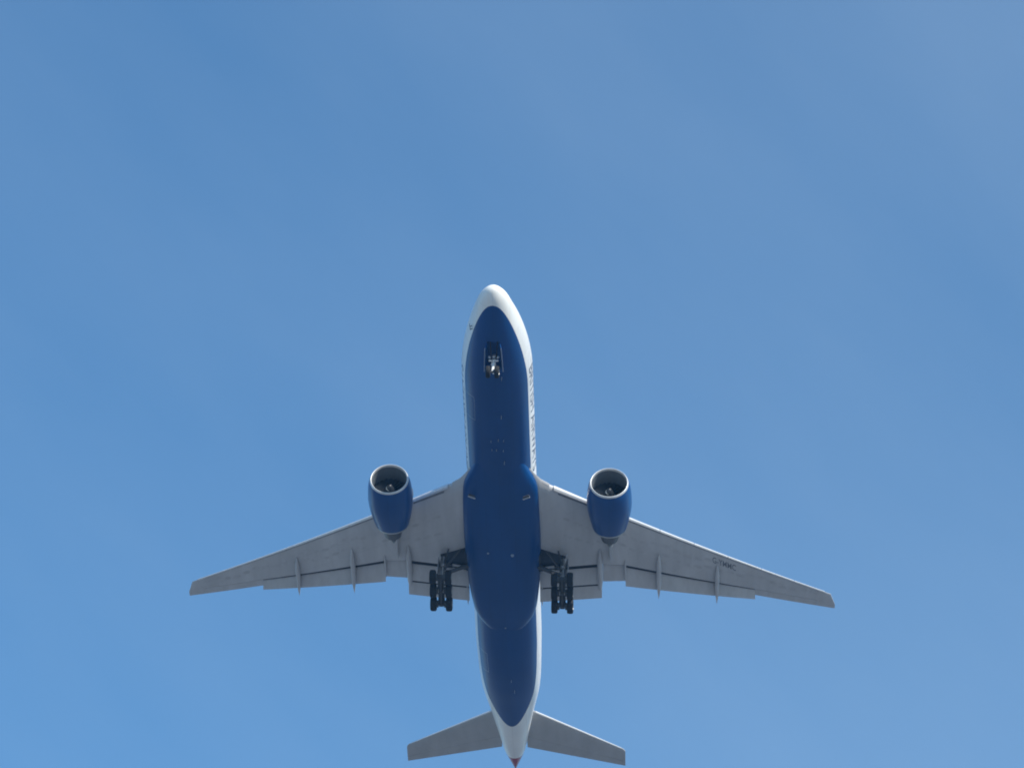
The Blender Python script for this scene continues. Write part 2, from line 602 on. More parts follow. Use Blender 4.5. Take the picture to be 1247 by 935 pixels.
# ------------------------------------------------------------------ belly fairing
FW = [(18.3, 2.0), (20.0, 2.55), (20.9, 2.95), (21.6, 3.22), (22.4, 3.36), (23.8, 3.44), (28, 3.47), (31, 3.4), (34, 3.23), (35, 3.13), (36.5, 2.95), (37.7, 2.68), (38.5, 2.3), (39.1, 1.9), (39.3, 1.7)]
FB = [(18.3, -2.95), (20.5, -3.07), (22.5, -3.2), (26, -3.42), (31, -3.52), (35, -3.46), (37.4, -3.28), (38.6, -3.14), (39.3, -3.085)]


def fair(x, t, off=0.0):
    w, zb = interp(FW, x), interp(FB, x)
    zt = -0.9
    zm = -1.9
    ex = 1.0 - 0.38 * min(1, max(0, (x - 19.5) / 6.5))
    c, s = math.cos(t), math.sin(t)
    y = (w + off) * math.copysign(abs(s) ** ex, s)
    h = (zm - zb + off) if c > 0 else (zt - zm)
    z = zm - h * math.copysign(abs(c) ** ex, c)
    return Vector((x, y, z))

bm = bmesh.new()
fx = [18.3 + k * (39.3 - 18.3) / 84 for k in range(85)]
loft(bm, [[fair(x, R(k * 4)) for k in range(90)] for x in fx])
belly = link('belly_fairing', bm, 'blue', sharp=50)
# pale strips where the fairing runs out into the aft belly
for side in (-1, 1):
    pts = []
    for k in range(14):
        x = 37.3 + 1.75 * k / 13
        best = None
        for j in range(0, 900):
            q = fair(x, R(j * 0.1) * side)
            d = abs(math.hypot(q.y, q.z) - 3.1) if abs(q.y) > 0.5 else 9
            if math.hypot(q.y, q.z) <= 3.12 and best is None:
                best = q
        if best is not None:
            pts.append(best)
    if len(pts) > 3:
        bm = bmesh.new()
        secs = []
        for q in pts:
            r_ = q.copy(); r_.x = 0; r_.normalize()
            tg = Vector((0, -r_.z, r_.y)) * (1 if side > 0 else -1)
            secs.append([q + r_ * 0.045 + tg * 0.03, q + r_ * 0.045 - tg * 0.06, q - r_ * 0.03 - tg * 0.06, q - r_ * 0.03 + tg * 0.03])
        loft(bm, secs)
        link('edge_strip', bm, 'palegrey', belly, sharp=30)
# ram air scoops
for y in (-2.38, 2.50):
    bm = bmesh.new()
    zb = -3.24
    sg = 1 if y > 0 else -1
    M3 = Matrix.Rotation(R(26) * sg, 3, 'Z')
    box(bm, (22.35, y, zb - 0.0), 0.13, 0.72, 0.10, M3, bev=0.03)
    link('air_scoop', bm, 'scoop', belly)
    bm = bmesh.new()
    box(bm, Vector((22.16, y, zb + 0.035)), 0.18, 0.6, 0.08, M3)
    link('scoop_intake', bm, 'dark', belly, smooth=False)
for (x, y, s_) in ((29.2, -0.95, 0.16), (29.0, 1.25, 0.10)):
    bm = bmesh.new()
    bmesh.ops.create_uvsphere(bm, u_segments=14, v_segments=8, radius=s_)
    bmesh.ops.translate(bm, verts=bm.verts[:], vec=(x, y, -3.5))
    link('belly_light', bm, 'palegrey', belly)

# blades and drains under the body
def blade(name, x, y, h, chord, thick, matname):
    bm = bmesh.new()
    secs = []
    zt = -math.sqrt(max(0, 1 - (y / 3.1) ** 2)) * 3.1 + 0.03
    if x > 44:
        zt = S(x, 0).z + 0.03
    for k, (dz, cf, sh) in enumerate(((0, 1, 0), (-h * 0.6, 0.8, 0.15), (-h, 0.5, 0.4))):
        c = chord * cf
        x_ = x + sh * chord
        secs.append([(x_, y, zt + dz), (x_ + c * .35, y + thick / 2, zt + dz), (x_ + c, y, zt + dz), (x_ + c * .35, y - thick / 2, zt + dz)])
    loft(bm, secs)
    return link(name, bm, matname)
for (x, y, h, c) in ((12.6, -0.45, .30, .42), (15.6, 0.55, .22, .25), (15.4, -0.10, .22, .25), (15.5, -0.55, .2, .25), (16.6, 0.5, .2, .22), (16.6, 0.1, .2, .22), (16.7, -0.5, .2, .22),
                     (18.0, -0.55, .30, .45)):
    blade('antenna', x, y, h * 0.85, c, 0.055, 'antenna')
for (x, y, h, c) in ((8.15, -0.62, .26, .5), (46.2, -0.3, .25, .3), (47.9, -0.55, .28, .35)):
    blade('drain_mast', x, y, h * 0.9, c, 0.05, 'antenna')
bm = bmesh.new()
for (th, x) in ((R(62), 3.9), (R(58), 4.1)):
    p = S(x, th)
    n_ = (S(x, th, 1) - p)
    tube(bm, p, p + n_ * 0.22, 0.035, n=8)
    tube(bm, p + n_ * 0.2 + Vector((0.05, 0, 0)), p + n_ * 0.2 + Vector((-0.32, 0, 0)), 0.022, n=8)
link('pitot_probe', bm, 'geardark')

# ------------------------------------------------------------------ wings
ROOT_Y, TIP_Y = 2.6, 30.4
LE_T = [(0, 19.41), (3.1, 21.5), (30.05, 39.66), (30.5, 41.1)]
TE_T = [(0, 35.3), (3.1, 35.2), (9, 34.6), (11, 34.75), (23, 38.5), (30.5, 41.65)]
COVE_T = [(0, 32.45), (8.9, 32.45), (11, 32.85), (23, 37.7), (28.8, 40.2), (30.5, 41.35)]
TC_T = [(0, 0.135), (3.1, 0.13), (11, 0.108), (20, 0.098), (30.4, 0.09)]


def zw(y):
    s_ = max(abs(y) - 3.1, 0) / 27.3
    return -1.6 + 2.87 * s_ + 1.66 * s_ * s_ - 0.105 * min(abs(y) - 3.1, 0)


def foil(y, xx, up):
    """height of the wing skin at span y and chord station xx"""
    le, te = lin(LE_T, y), lin(TE_T, y)
    f = max(0.0, min(1.0, (xx - le) / (te - le)))
    t = lin(TC_T, y)
    yt = 5 * t * (te - le) * (0.2969 * math.sqrt(f) - 0.126 * f - 0.3516 * f * f + 0.2843 * f**3 - 0.1026 * f**4)
    cam_ = 0.012 * (te - le) * math.sin(math.pi * f)
    return zw(y) + cam_ + (yt if up else -yt * 0.92)


def wing_section(y, fb, sgn, end=None):
    le = lin(LE_T, y)
    cv = lin(COVE_T, y) if end is None else end
    fr = [0, 0.004, 0.012, 0.025, 0.045, 0.075, 0.12, 0.19, 0.28, 0.38, 0.48, 0.58, 0.66]
    fr = [q for q in fr if q < fb - 0.02] 
    while len(fr) < 13:
        fr.append(fr[-1] + (fb - fr[-1]) * 0.4)
    fr += [fb, fb + (1 - fb) * 0.5, 1.0]
    lo = [(le + q * (cv - le), sgn * y, foil(y, le + q * (cv - le), False)) for q in fr]
    up = [(le + q * (cv - le), sgn * y, foil(y, le + q * (cv - le), True)) for q in fr[1:]]
    return lo + up[::-1]


def te_piece(bm, sgn, ys, c0, extra=0.0, gap=0.02):
    """fixed or hinged trailing piece continuous with the wing skin from chord table c0 to the trailing edge"""
    secs = []
    for y in ys:
        a_, te = lin(c0, y) + gap, lin(TE_T, y)
        fr = [0, 0.15, 0.35, 0.6, 0.85, 1.0]
        lo = [(a_ + q * (te - a_), sgn * y, foil(y, a_ + q * (te - a_), False)) for q in fr]
        up = [(a_ + q * (te - a_), sgn * y, foil(y, a_ + q * (te - a_), True) + (0.012 if q == 1 else 0)) for q in fr]
        secs.append(lo + up[::-1])
    loft(bm, secs)


def flap_piece(bm, sgn, rows, t=0.13, cap=True):
    """rows: (y, xLE, zLE, xTE, zTE): rounded nose, thin tail"""
    secs = []
    for y, xa, za, xb, zb in rows:
        d = Vector((xb - xa, 0, zb - za))
        c = d.length
        d.normalize()
        n = Vector((-d.z, 0, d.x))
        fr = [0, 0.03, 0.1, 0.25, 0.45, 0.7, 1.0]
        def th_(f):
            return t * c * 5 * (0.2969 * math.sqrt(f) - 0.126 * f - 0.3516 * f * f + 0.2843 * f**3 - 0.1016 * f**4) * (1 if f < 1 else 0) + (0.008 if f == 1 else 0)
        base = Vector((xa, sgn * y, za))
        lo = [base + d * (c * q) - n * th_(q) * 0.5 for q in fr]
        up = [base + d * (c * q) + n * th_(q) * 1.2 for q in fr[1:]]
        secs.append(lo + up[::-1])
    loft(bm, secs)


def canoe(name, parent, sgn, y, xa, xb, zf, w, h, droop, tip_drop=0.0):
    """flap track fairing hanging below the wing"""
    bm = bmesh.new()
    secs = []
    N = 22
    for i in range(N + 1):
        u = i / N
        sz = max(0.02, (math.sin(math.pi * min(u / 0.55, 1) / 2) ** 0.8 if u < 0.35 else 1) * (1 if u < 0.62 else max(0.02, 1 - ((u - 0.62) / 0.38) ** 1.5)))
        if u < 0.35:
            sz = max(0.02, math.sin(math.pi / 2 * u / 0.35) ** 0.75)
        x_ = xa + (xb - xa) * u
        zc_ = zf(x_) - h * 0.42 * sz - droop * max(0, u - 0.5) ** 1.3
        secs.append([(x_, sgn * y + w / 2 * sz * math.sin(2 * math.pi * k / 14), zc_ - h / 2 * sz * math.cos(2 * math.pi * k / 14)) for k in range(14)])
    loft(bm, secs)
    return link(name, bm, 'flap', parent)


def wing(sgn):
    bm = bmesh.new()
    ys = [2.3, 3.1, 3.7, 4.4, 5.1, 5.8, 7, 8, 8.9, 10, 11, 12.5, 14, 16, 18, 20, 21.5, 23, 24.5, 26, 27.5, 28.8, 29.5, 30.05, 30.2, 30.35, 30.5]
    def fb(y):
        return min(0.93, 0.735 + 0.042 * (y - 3.1)) if y < 6.5 else 0.88
    rg = loft(bm, [wing_section(y, fb(y), sgn) for y in ys])
    bm.faces.ensure_lookup_table()
    kill = []
    for f in bm.faces:
        if len(f.verts) != 4:
            continue
        c = f.calc_center_median()
        ay = abs(c.y)
        if 3.1 < ay < 5.8:
            le, cv = lin(LE_T, ay), lin(COVE_T, ay)
            fr = (c.x - le) / (cv - le)
            if fr > fb(ay) + 0.005 and fr < 0.999 and c.z < zw(ay):
                kill.append(f)
    bmesh.ops.delete(bm, geom=kill, context='FACES')
    te_piece(bm, sgn, [28.81, 29.5, 30.05, 30.2, 30.35, 30.5], COVE_T, gap=-0.02)
    bm.normal_update()
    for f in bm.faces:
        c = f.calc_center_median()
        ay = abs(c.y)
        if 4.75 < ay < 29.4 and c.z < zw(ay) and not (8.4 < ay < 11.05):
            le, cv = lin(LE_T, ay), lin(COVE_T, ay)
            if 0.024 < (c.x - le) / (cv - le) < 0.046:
                f.material_index = 1  # shadow line behind the slat, put into the wing colour
    y = 5.9
    while y < 28.5:
        le, cv = lin(LE_T, y), lin(COVE_T, y)
        for q in ((0.34, 0.58) if y < 20 else (0.46,)):
            xc_ = le + q * (cv - le) + 0.25 * math.sin(y * 5)
            if 8.9 < y < 10.7 and q < 0.5:
                continue
            vs_ = []
            for k in range(16):
                t = 2 * math.pi * k / 16
                px, py = xc_ + 0.20 * math.cos(t) + 0.40 * math.sin(t) * 0.55, y + 0.40 * math.sin(t)
                vs_.append(bm.verts.new((px, sgn * py, foil(py, px, False) - 0.006)))
            f = bm.faces.new(vs_)
            f.material_index = 2
        y += 0.98
    w = link('wing', bm, ['grey', 'slat_shade', 'hatch'], sharp=45)

    # wheel well above the opening
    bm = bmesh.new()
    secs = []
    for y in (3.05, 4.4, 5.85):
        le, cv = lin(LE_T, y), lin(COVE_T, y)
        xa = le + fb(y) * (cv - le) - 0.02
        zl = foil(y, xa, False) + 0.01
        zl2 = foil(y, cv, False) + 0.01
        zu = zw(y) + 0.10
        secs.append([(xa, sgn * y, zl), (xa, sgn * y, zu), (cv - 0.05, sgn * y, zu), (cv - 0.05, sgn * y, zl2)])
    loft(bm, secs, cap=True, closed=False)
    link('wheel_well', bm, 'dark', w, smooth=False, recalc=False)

    # slats, drooped a little
    def slat(y0, y1, dn, fwd, matname='metal'):
        bm_ = bmesh.new()
        secs_ = []
        n = max(3, int((y1 - y0) / 1.2))
        for i in range(n + 1):
            y = y0 + (y1 - y0) * i / n
            le, te = lin(LE_T, y), lin(TE_T, y)
            c = te - le
            k = min(1.0, 0.55 + c / 20)
            cs = 0.42 * k + 0.035 * c
            fl = [0.30, 0.16, 0.07, 0.02, 0.0]
            fu = [0.02, 0.07, 0.16, 0.32, 0.55, 1.0]
            off = Vector((-fwd * k, 0, -dn * k))
            pts = [Vector((le + q * cs, sgn * y, foil(y, le + q * cs, False))) + off for q in fl]
            pts += [Vector((le + q * cs, sgn * y, foil(y, le + q * cs, True) + 0.015)) + off for q in fu]
            inner = [Vector((le + 0.6 * cs, sgn * y, foil(y, le + 0.6 * cs, True) - 0.07)) + off,
                     Vector((le + 0.30 * cs, sgn * y, foil(y, le, False) + 0.03)) + off]
            secs_.append(pts + inner)
        loft(bm_, secs_)
        return link('slat', bm_, matname, w, sharp=40)
    slat(4.75, 8.35, 0.09, 0.17)
    bounds = [11.1, 14.2, 17.3, 20.4, 23.5, 26.6, 29.5]
    for y0, y1 in zip(bounds, bounds[1:]):
        slat(y0 + 0.03, y1 - 0.03, 0.09, 0.17)
    slat(8.5, 11.0, 0.02, 0.06)
    # root strake in front of the inboard slat
    bm = bmesh.new()
    secs = []
    for y, xo, hh in ((2.4, 19.7, 0.10), (3.0, 20.75, 0.22), (3.6, 21.55, 0.30), (4.35, 22.2, 0.34)):
        le = lin(LE_T, y) + 0.5
        zc_ = zw(y) - 0.02
        secs.append([(xo, sgn * y, zc_), (xo + 0.15, sgn * y, zc_ - hh * .6), (le + 0.3, sgn * y, foil(y, le + .3, False) - 0.012), (le + 0.3, sgn * y, foil(y, le + .3, True) + 0.012), (xo + 0.15, sgn * y, zc_ + hh * .6)])
    loft(bm, secs)
    link('root_strake', bm, 'grey', w, sharp=45)

    # plates in the flap coves, coloured dark to stand for the gap shadow
    def gap_shade(y0, y1):
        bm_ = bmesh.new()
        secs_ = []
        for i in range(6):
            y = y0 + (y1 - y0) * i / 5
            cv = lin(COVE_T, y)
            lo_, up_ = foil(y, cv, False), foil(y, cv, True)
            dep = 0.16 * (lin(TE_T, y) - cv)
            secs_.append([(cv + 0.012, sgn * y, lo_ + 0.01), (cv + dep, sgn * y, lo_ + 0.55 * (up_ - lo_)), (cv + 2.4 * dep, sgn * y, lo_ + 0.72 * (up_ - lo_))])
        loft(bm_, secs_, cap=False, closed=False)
        link('flap_gap_shade', bm_, 'gap_shade', w, recalc=False)
    gap_shade(3.2, 8.9)
    gap_shade(11.05, 22.95)
    # trailing edge devices
    bm = bmesh.new()
    rows = []
    for y in (3.25, 6, 8.9):
        zl = foil(y, 32.45, False)
        rows.append((y, 32.95, zl + 0.14, 34.52, zw(y) - 0.66))
    flap_piece(bm, sgn, rows, 0.15)
    fl = link('inboard_flap', bm, 'flap', w)
    bm = bmesh.new()
    rows = []
    for y in (3.25, 6, 8.9):
        rows.append((y, 34.76, zw(y) - 0.60, 36.06, zw(y) - 0.94))
    flap_piece(bm, sgn, rows, 0.12)
    link('aft_flap', bm, 'flap', w)
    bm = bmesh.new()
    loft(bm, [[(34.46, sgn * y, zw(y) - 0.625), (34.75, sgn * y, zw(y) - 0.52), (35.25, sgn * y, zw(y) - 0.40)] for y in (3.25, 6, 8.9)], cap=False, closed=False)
    link('flap_gap_shade', bm, 'gap_shade', w, recalc=False)  # dark sheet added as the slot shadow between the two flaps
    bm = bmesh.new()
    rows = []
    for y in (9.0, 10.0, 11.0):
        cv, te = lin(COVE_T, y) + 0.12, lin(TE_T, y) - 0.02
        rows.append((y, cv, (foil(y, cv, False) + foil(y, cv, True)) / 2 - 0.05, te, zw(y) - 0.28))
    flap_piece(bm, sgn, rows, 0.17)
    link('flaperon', bm, 'flap', w)
    bm = bmesh.new()
    rows = []
    for i in range(7):
        y = 11.07 + (22.99 - 11.07) * i / 6
        u = (y - 11) / 12
        cv = lin(COVE_T, y) + 0.46 - 0.30 * u
        te = 35.18 + (38.66 - 35.18) * u
        rows.append((y, cv, foil(y, cv, False) + 0.16 - 0.07 * u, te, zw(y) - 0.52 + 0.10 * u))
    flap_piece(bm, sgn, rows, 0.14)
    link('outboard_flap', bm, 'flap', w)
    bm = bmesh.new()
    te_piece(bm, sgn, [22.98, 25, 27, 28.8], COVE_T, gap=0.03)
    link('aileron', bm, 'flap', w)
    # spoilers close the slot from above
    for ya, yb in ((3.2, 8.9), (9.0, 11.0), (11.05, 17.0), (17.05, 22.95)):
        bm = bmesh.new()
        secs = []
        for y in (ya, (ya + yb) / 2, yb):
            xa = lin(COVE_T, y) - 0.02
            xb = xa + 0.55 * (lin(TE_T, y) - xa)
            za, zb2 = foil(y, xa, True), foil(y, xb, True)
            secs.append([(xa, sgn * y, za + 0.005), (xb, sgn * y, zb2 + 0.005), (xb, sgn * y, zb2 - 0.03), (xa, sgn * y, za - 0.06)])
        loft(bm, secs)
        link('spoiler', bm, 'grey', w)
    # flap track fairings
    def zlow(y):
        return lambda x: foil(y, min(x, lin(COVE_T, y)), False) - 0.0
    canoe('flap_track_fairing', w, sgn, 8.75, 30.3, 36.15, zlow(8.75), 0.52, 0.75, 1.0)
    canoe('flap_track_fairing', w, sgn, 14.1, 31.6, 37.0, zlow(14.1), 0.46, 0.62, 1.6)
    canoe('flap_track_fairing', w, sgn, 19.45, 33.8, 38.45, zlow(19.45), 0.42, 0.56, 1.5)
    canoe('flap_track_fairing', w, sgn, 11.03, 32.1, 34.9, zlow(11.03), 0.20, 0.32, 0.5)
    canoe('flap_track_fairing', w, sgn, 3.42, 34.0, 36.75, zlow(3.42), 0.24, 0.40, 1.5)
    return w

wings = {}
for sgn in (-1, 1):
    wings[sgn] = wing(sgn)

# registration under the port wing, read from below
bm = text_mesh('G-YMMC', 0.78, 2.6)
for v in bm.verts:
    u, h = v.co.x, v.co.y
    y = 19.0 + u * 0.83 + h * -0.02
    x = 33.50 + u * 0.56 - h * 0.95
    v.co = Vector((x, -y, foil(y, x, False) - 0.012))
link('registration', bm, 'regletter', wings[-1], smooth=False, recalc=False)

# ------------------------------------------------------------------ engines
def engine(sgn):
    cx, cy, cz = 20.22, sgn * 9.76, -3.25
    def shear(x, z):
        return -z * 0.115 * max(0.0, 1 - max(x, 0) / 2.2)
    bm = bmesh.new()
    outer = [(0.16, 1.73), (0.3, 1.79), (0.6, 1.87), (1.0, 1.93), (1.6, 1.975), (2.3, 2.005), (3.0, 1.965), (3.7, 1.87), (4.4, 1.745), (4.9, 1.635), (5.25, 1.55)]
    back = [(5.25, 1.50), (4.6, 1.60), (3.6, 1.62)]
    lathe(bm, outer + back, cx, cy, cz, 64, shear=shear)
    en = link('engine', bm, 'nacelle', sharp=50)
    bm = bmesh.new()
    lathe(bm, [(0.17, 1.735), (0.06, 1.69), (0.01, 1.655), (0.0, 1.63), (0.02, 1.60), (0.1, 1.565), (0.2, 1.55)], cx, cy, cz, 64, shear=shear)
    link('intake_lip', bm, 'lip', en, sharp=70)
    bm = bmesh.new()
    lathe(bm, [(0.2, 1.55), (0.5, 1.54), (0.9, 1.55), (1.4, 1.58), (1.75, 1.60)], cx, cy, cz, 64, shear=shear)
    link('intake_duct', bm, 'duct', en, sharp=70)
    # fan: 22 wide twisted blades on a hub with a back plate
    bm = bmesh.new()
    lathe(bm, [(1.95, 0.02), (1.95, 1.60)], cx, cy, cz, 48)
    for k in range(22):
        a0 = 2 * math.pi * k / 22
        secs = []
        for r_, tw, ch in ((0.40, 25, 0.45), (0.8, 42, 0.55), (1.2, 55, 0.62), (1.56, 62, 0.6)):
            row = []
            for q in (-0.5, -0.17, 0.17, 0.5):
                ax = q * ch * math.cos(R(tw))
                tg = q * ch * math.sin(R(tw)) 
                an = a0 + tg / r_ + 0.12 * (r_ - 0.4) ** 2
                row.append((cx + 1.58 + ax, cy + r_ * math.sin(an), cz + r_ * math.cos(an)))
            secs.append(row)
        loft(bm, secs, cap=False, closed=False)
    link('fan', bm, 'fan', en, sharp=40, recalc=False)
    # spinner with the painted white swirl
    bm = bmesh.new()
    sp = [(0.80, 0.005), (0.82, 0.07), (0.88, 0.15), (1.02, 0.26), (1.22, 0.37), (1.45, 0.44), (1.7, 0.46)]
    lathe(bm, sp, cx, cy, cz, 32)
    N = 26
    rows = []
    for i in range(N + 1):
        u = i / N
        xx = 0.87 + 0.30 * u
        rr_ = interp(sp, xx)
        an = R(-60 + 235 * u) * 1
        wd = 0.062 * math.sin(math.pi * min(1, u * 0.9 + 0.1)) + 0.012
        pr = []
        for q in (-1, 0, 1):
            x2 = xx + q * wd
            r2 = interp(sp, x2) + 0.008
            pr.append(bm.verts.new((cx + x2 - 0.006, cy + r2 * math.sin(an), cz + r2 * math.cos(an))))
        rows.append(pr)
    for a_, c_ in zip(rows, rows[1:]):
        for q in (0, 1):
            f = bm.faces.new((a_[q], a_[q + 1], c_[q + 1], c_[q]))
            f.material_index = 1
    link('spinner', bm, ['fan', 'white'], en, sharp=60)
    # bare metal fan nozzle ring, core cowl and plug
    bm = bmesh.new()
    lathe(bm, [(5.22, 1.56), (5.40, 1.522), (5.42, 1.49), (5.2, 1.48)], cx, cy, cz, 64)
    link('fan_nozzle', bm, 'hub', en, sharp=60)
    bm = bmesh.new()
    lathe(bm, [(3.6, 1.28), (4.6, 1.22), (5.4, 1.10), (6.2, 0.92), (6.9, 0.75), (6.92, 0.70), (6.0, 0.72)], cx, cy, cz, 48)
    lathe(bm, [(3.62, 1.63), (3.6, 1.25)], cx, cy, cz, 48)
    link('core_cowl', bm, 'core', en, sharp=45)
    bm = bmesh.new()
    lathe(bm, [(6.0, 0.52), (6.8, 0.45), (7.5, 0.26), (7.95, 0.06), (7.98, 0.005)], cx, cy, cz, 32)
    link('exhaust_plug', bm, 'core', en, sharp=60)
    # pylon from cowl to wing, ending in a slim aft fairing under the wing
    bm = bmesh.new()
    secs = []
    for (x, zb, zt, hw) in ((22.0, -1.5, -1.25, 0.06), (22.8, -1.9, -1.02, 0.24), (24.0, -2.2, -0.80, 0.34), (25.8, -2.35, -0.85, 0.38), (27.6, -2.55, -0.9, 0.34),
                            (28.9, -2.25, -0.95, 0.26), (30.2, -1.88, -1.0, 0.17), (31.4, -1.55, -1.05, 0.09), (32.1, -1.36, -1.1, 0.03)):
        zm = (zb + zt) / 2
        secs.append([(x, cy + hw * 0.5, zb), (x, cy + hw, zm), (x, cy + hw * 0.6, zt), (x, cy - hw * 0.6, zt), (x, cy - hw, zm), (x, cy - hw * 0.5, zb)])
    loft(bm, secs)
    link('pylon', bm, 'flap', en, sharp=50)
    # strake on the inboard shoulder
    bm = bmesh.new()
    an = R(118)
    inb = -sgn
    pts = []
    for (x, r_) in ((1.5, 1.96), (2.2, 2.16), (2.9, 2.20), (3.1, 1.92)):
        pts.append(Vector((cx + x, cy + inb * r_ * math.sin(an), cz - r_ * math.cos(an))))
    t_ = Vector((0, inb * math.cos(an), math.sin(an))) * 0.025
    loft(bm, [[p + t_ for p in pts], [p - t_ for p in pts]])
    link('strake', bm, 'metal', en)
    return en

for sgn in (-1, 1):
    engine(sgn)

# ------------------------------------------------------------------ landing gear
def wheel_mesh(bm, c, rad, wid):
    c = Vector(c)
    prof = [(-0.5, 0.52), (-0.5, 0.80), (-0.44, 0.92), (-0.30, 0.985), (0, 1.0), (0.30, 0.985), (0.44, 0.92), (0.5, 0.80), (0.5, 0.52)]
    n = 28
    secs = [[(c.x + rad * r_ * math.cos(2 * math.pi * k / n), c.y + q * wid, c.z + rad * r_ * math.sin(2 * math.pi * k / n)) for k in range(n)] for q, r_ in prof]
    loft(bm, secs, cap=False, mi=0)
    hub = [(-0.5, 0.52), (-0.38, 0.48), (-0.30, 0.30), (-0.42, 0.16), (-0.42, 0.01)]
    for s_ in (1, -1):
        secs = [[(c.x + rad * r_ * math.cos(2 * math.pi * k / n), c.y + s_ * q * wid, c.z + rad * r_ * math.sin(2 * math.pi * k / n)) for k in range(n)] for q, r_ in hub]
        loft(bm, secs, cap=False, mi=1)


def main_gear(sgn):
    y = sgn * 5.49
    top = Vector((31.25, y, -1.9))
    piv = Vector((31.85, y, -5.52))
    bm = bmesh.new()
    mid = top.lerp(piv, 0.55)
    tube(bm, top, mid, 0.27, 0.25, 20)
    tube(bm, mid, mid + (piv - top).normalized() * 0.12, 0.31, 0.31, 20)
    tube(bm, mid, piv, 0.165, 0.165, 16, mi=1)
    tube(bm, piv + Vector((0, -0.32, 0)), piv + Vector((0, 0.32, 0)), 0.2, n=16)
    # torque links
    for s_ in (-1, 1):
        tube(bm, mid + Vector((0.28, s_ * 0.16, 0.1)), mid + Vector((0.85, s_ * 0.05, -0.75)), 0.06, n=8)
        tube(bm, mid + Vector((0.85, s_ * 0.05, -0.75)), piv + Vector((0.25, s_ * 0.14, 0.15)), 0.055, n=8)
    # hoses and small fittings
    for k, (dx, dy) in enumerate(((-0.3, 0.1), (-0.27, -0.14), (0.1, 0.33), (-0.1, -0.33))):
        tube(bm, top + Vector((dx, dy, 0.1)), mid + Vector((dx * 0.9, dy * 0.9, -0.4)), 0.03, n=6, mi=2)
        tube(bm, mid + Vector((dx * 0.9, dy * 0.9, -0.4)), piv + Vector((dx * 0.8, dy, 0.1)), 0.026, n=6, mi=2)
    box(bm, top.lerp(piv, 0.3) + Vector((-0.3, 0, 0)), 0.22, 0.3, 0.35, mi=0, bev=0.03)
    g = link('main_landing_gear', bm, ['gear', 'hub', 'geardark'], sharp=40)
    # truck, nose up in flight
    tilt = R(11.0)
    ax = Vector((math.cos(tilt), 0, -math.sin(tilt)))
    bm = bmesh.new()
    tube(bm, piv - ax * 1.62, piv + ax * 1.62, 0.20, n=14)
    for k in (-1, 0, 1):
        c = piv + ax * 1.45 * k
        tube(bm, c + Vector((0, -0.95, 0)), c + Vector((0, 0.95, 0)), 0.085, n=12)
        box(bm, c, 0.40, 0.46, 0.40, bev=0.05)
        for s_ in (-1, 1):
            tube(bm, c + Vector((0, s_ * 0.26, 0)), c + Vector((0, s_ * 0.44, 0)), 0.33, 0.33, 16)
            tube(bm, c + Vector((0.2, s_ * 0.3, 0.2)), piv + Vector((0, s_ * 0.2, 0.3)), 0.035, n=6)
    for s_ in (-1, 1):
        tube(bm, piv + Vector((-1.3, s_ * .22, .1)), piv + ax * 1.4 + Vector((0, s_ * .22, .14)), 0.035, n=6)
    link('truck_beam', bm, 'geardark', g, sharp=40)
    for k in (-1, 0, 1):
        for s_ in (-1, 1):
            c = piv + ax * 1.45 * k + Vector((0, s_ * 0.71, 0))
            bm = bmesh.new()
            wheel_mesh(bm, c, 0.675, 0.56)
            link('wheel', bm, ['tyre', 'hub'], g, sharp=35)
    # side brace to the body, drag brace forward
    inb = -sgn
    bm = bmesh.new()
    tube(bm, top.lerp(piv, 0.50), Vector((31.35, y + inb * 2.35, -2.75)), 0.19, 0.17, 10)
    tube(bm, top.lerp(piv, 0.50), Vector((31.25, y + inb * 2.3, -2.55)), 0.07, 0.07, 8)
    tube(bm, top.lerp(piv, 0.25), Vector((31.35, y + inb * 1.3, -3.0)), 0.07, 0.07, 8)
    link('side_brace', bm, 'geardark', g)
    bm = bmesh.new()
    tube(bm, top.lerp(piv, 0.42), Vector((29.95, y + inb * 1.6, -2.1)), 0.11, 0.09, 10)
    tube(bm, top.lerp(piv, 0.30), Vector((30.1, y + inb * 0.5, -1.9)), 0.08, 0.08, 8)
    link('drag_brace', bm, 'geardark', g)
    # strut door on the outboard side and the shelf door at the wing
    bm = bmesh.new()
    out = sgn
    M3 = Matrix.Rotation(math.atan2(0.6, 3.3) * -1, 3, 'Y')
    box(bm, top.lerp(piv, 0.30) + Vector((0.0, out * 0.42, 0)), 1.0, 0.05, 1.75, M3, bev=0.02)
    link('gear_door', bm, 'gear', g)
    bm = bmesh.new()
    box(bm, Vector((31.0, sgn * 5.72, -2.45)), 1.3, 0.05, 0.95, Matrix.Rotation(R(-10 * sgn), 3, 'X'), bev=0.02)
    link('gear_door', bm, 'flap', g)
    bm = bmesh.new()
    box(bm, Vector((31.75, y + inb * 1.35, -2.62)), 0.75, 1.05, 0.05, Matrix.Rotation(R(14 * sgn), 3, 'X'), bev=0.02)
    link('gear_door', bm, 'flap', g)
    return g

for sgn in (-1, 1):
    main_gear(sgn)

# open wheel well edge on the body side, seen between belly and strut
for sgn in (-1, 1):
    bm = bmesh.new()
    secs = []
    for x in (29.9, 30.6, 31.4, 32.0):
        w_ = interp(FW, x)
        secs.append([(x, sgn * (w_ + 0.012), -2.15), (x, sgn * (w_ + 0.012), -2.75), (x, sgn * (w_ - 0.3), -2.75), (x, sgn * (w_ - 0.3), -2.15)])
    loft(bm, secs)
    link('wheel_well', bm, 'dark', belly, smooth=False)


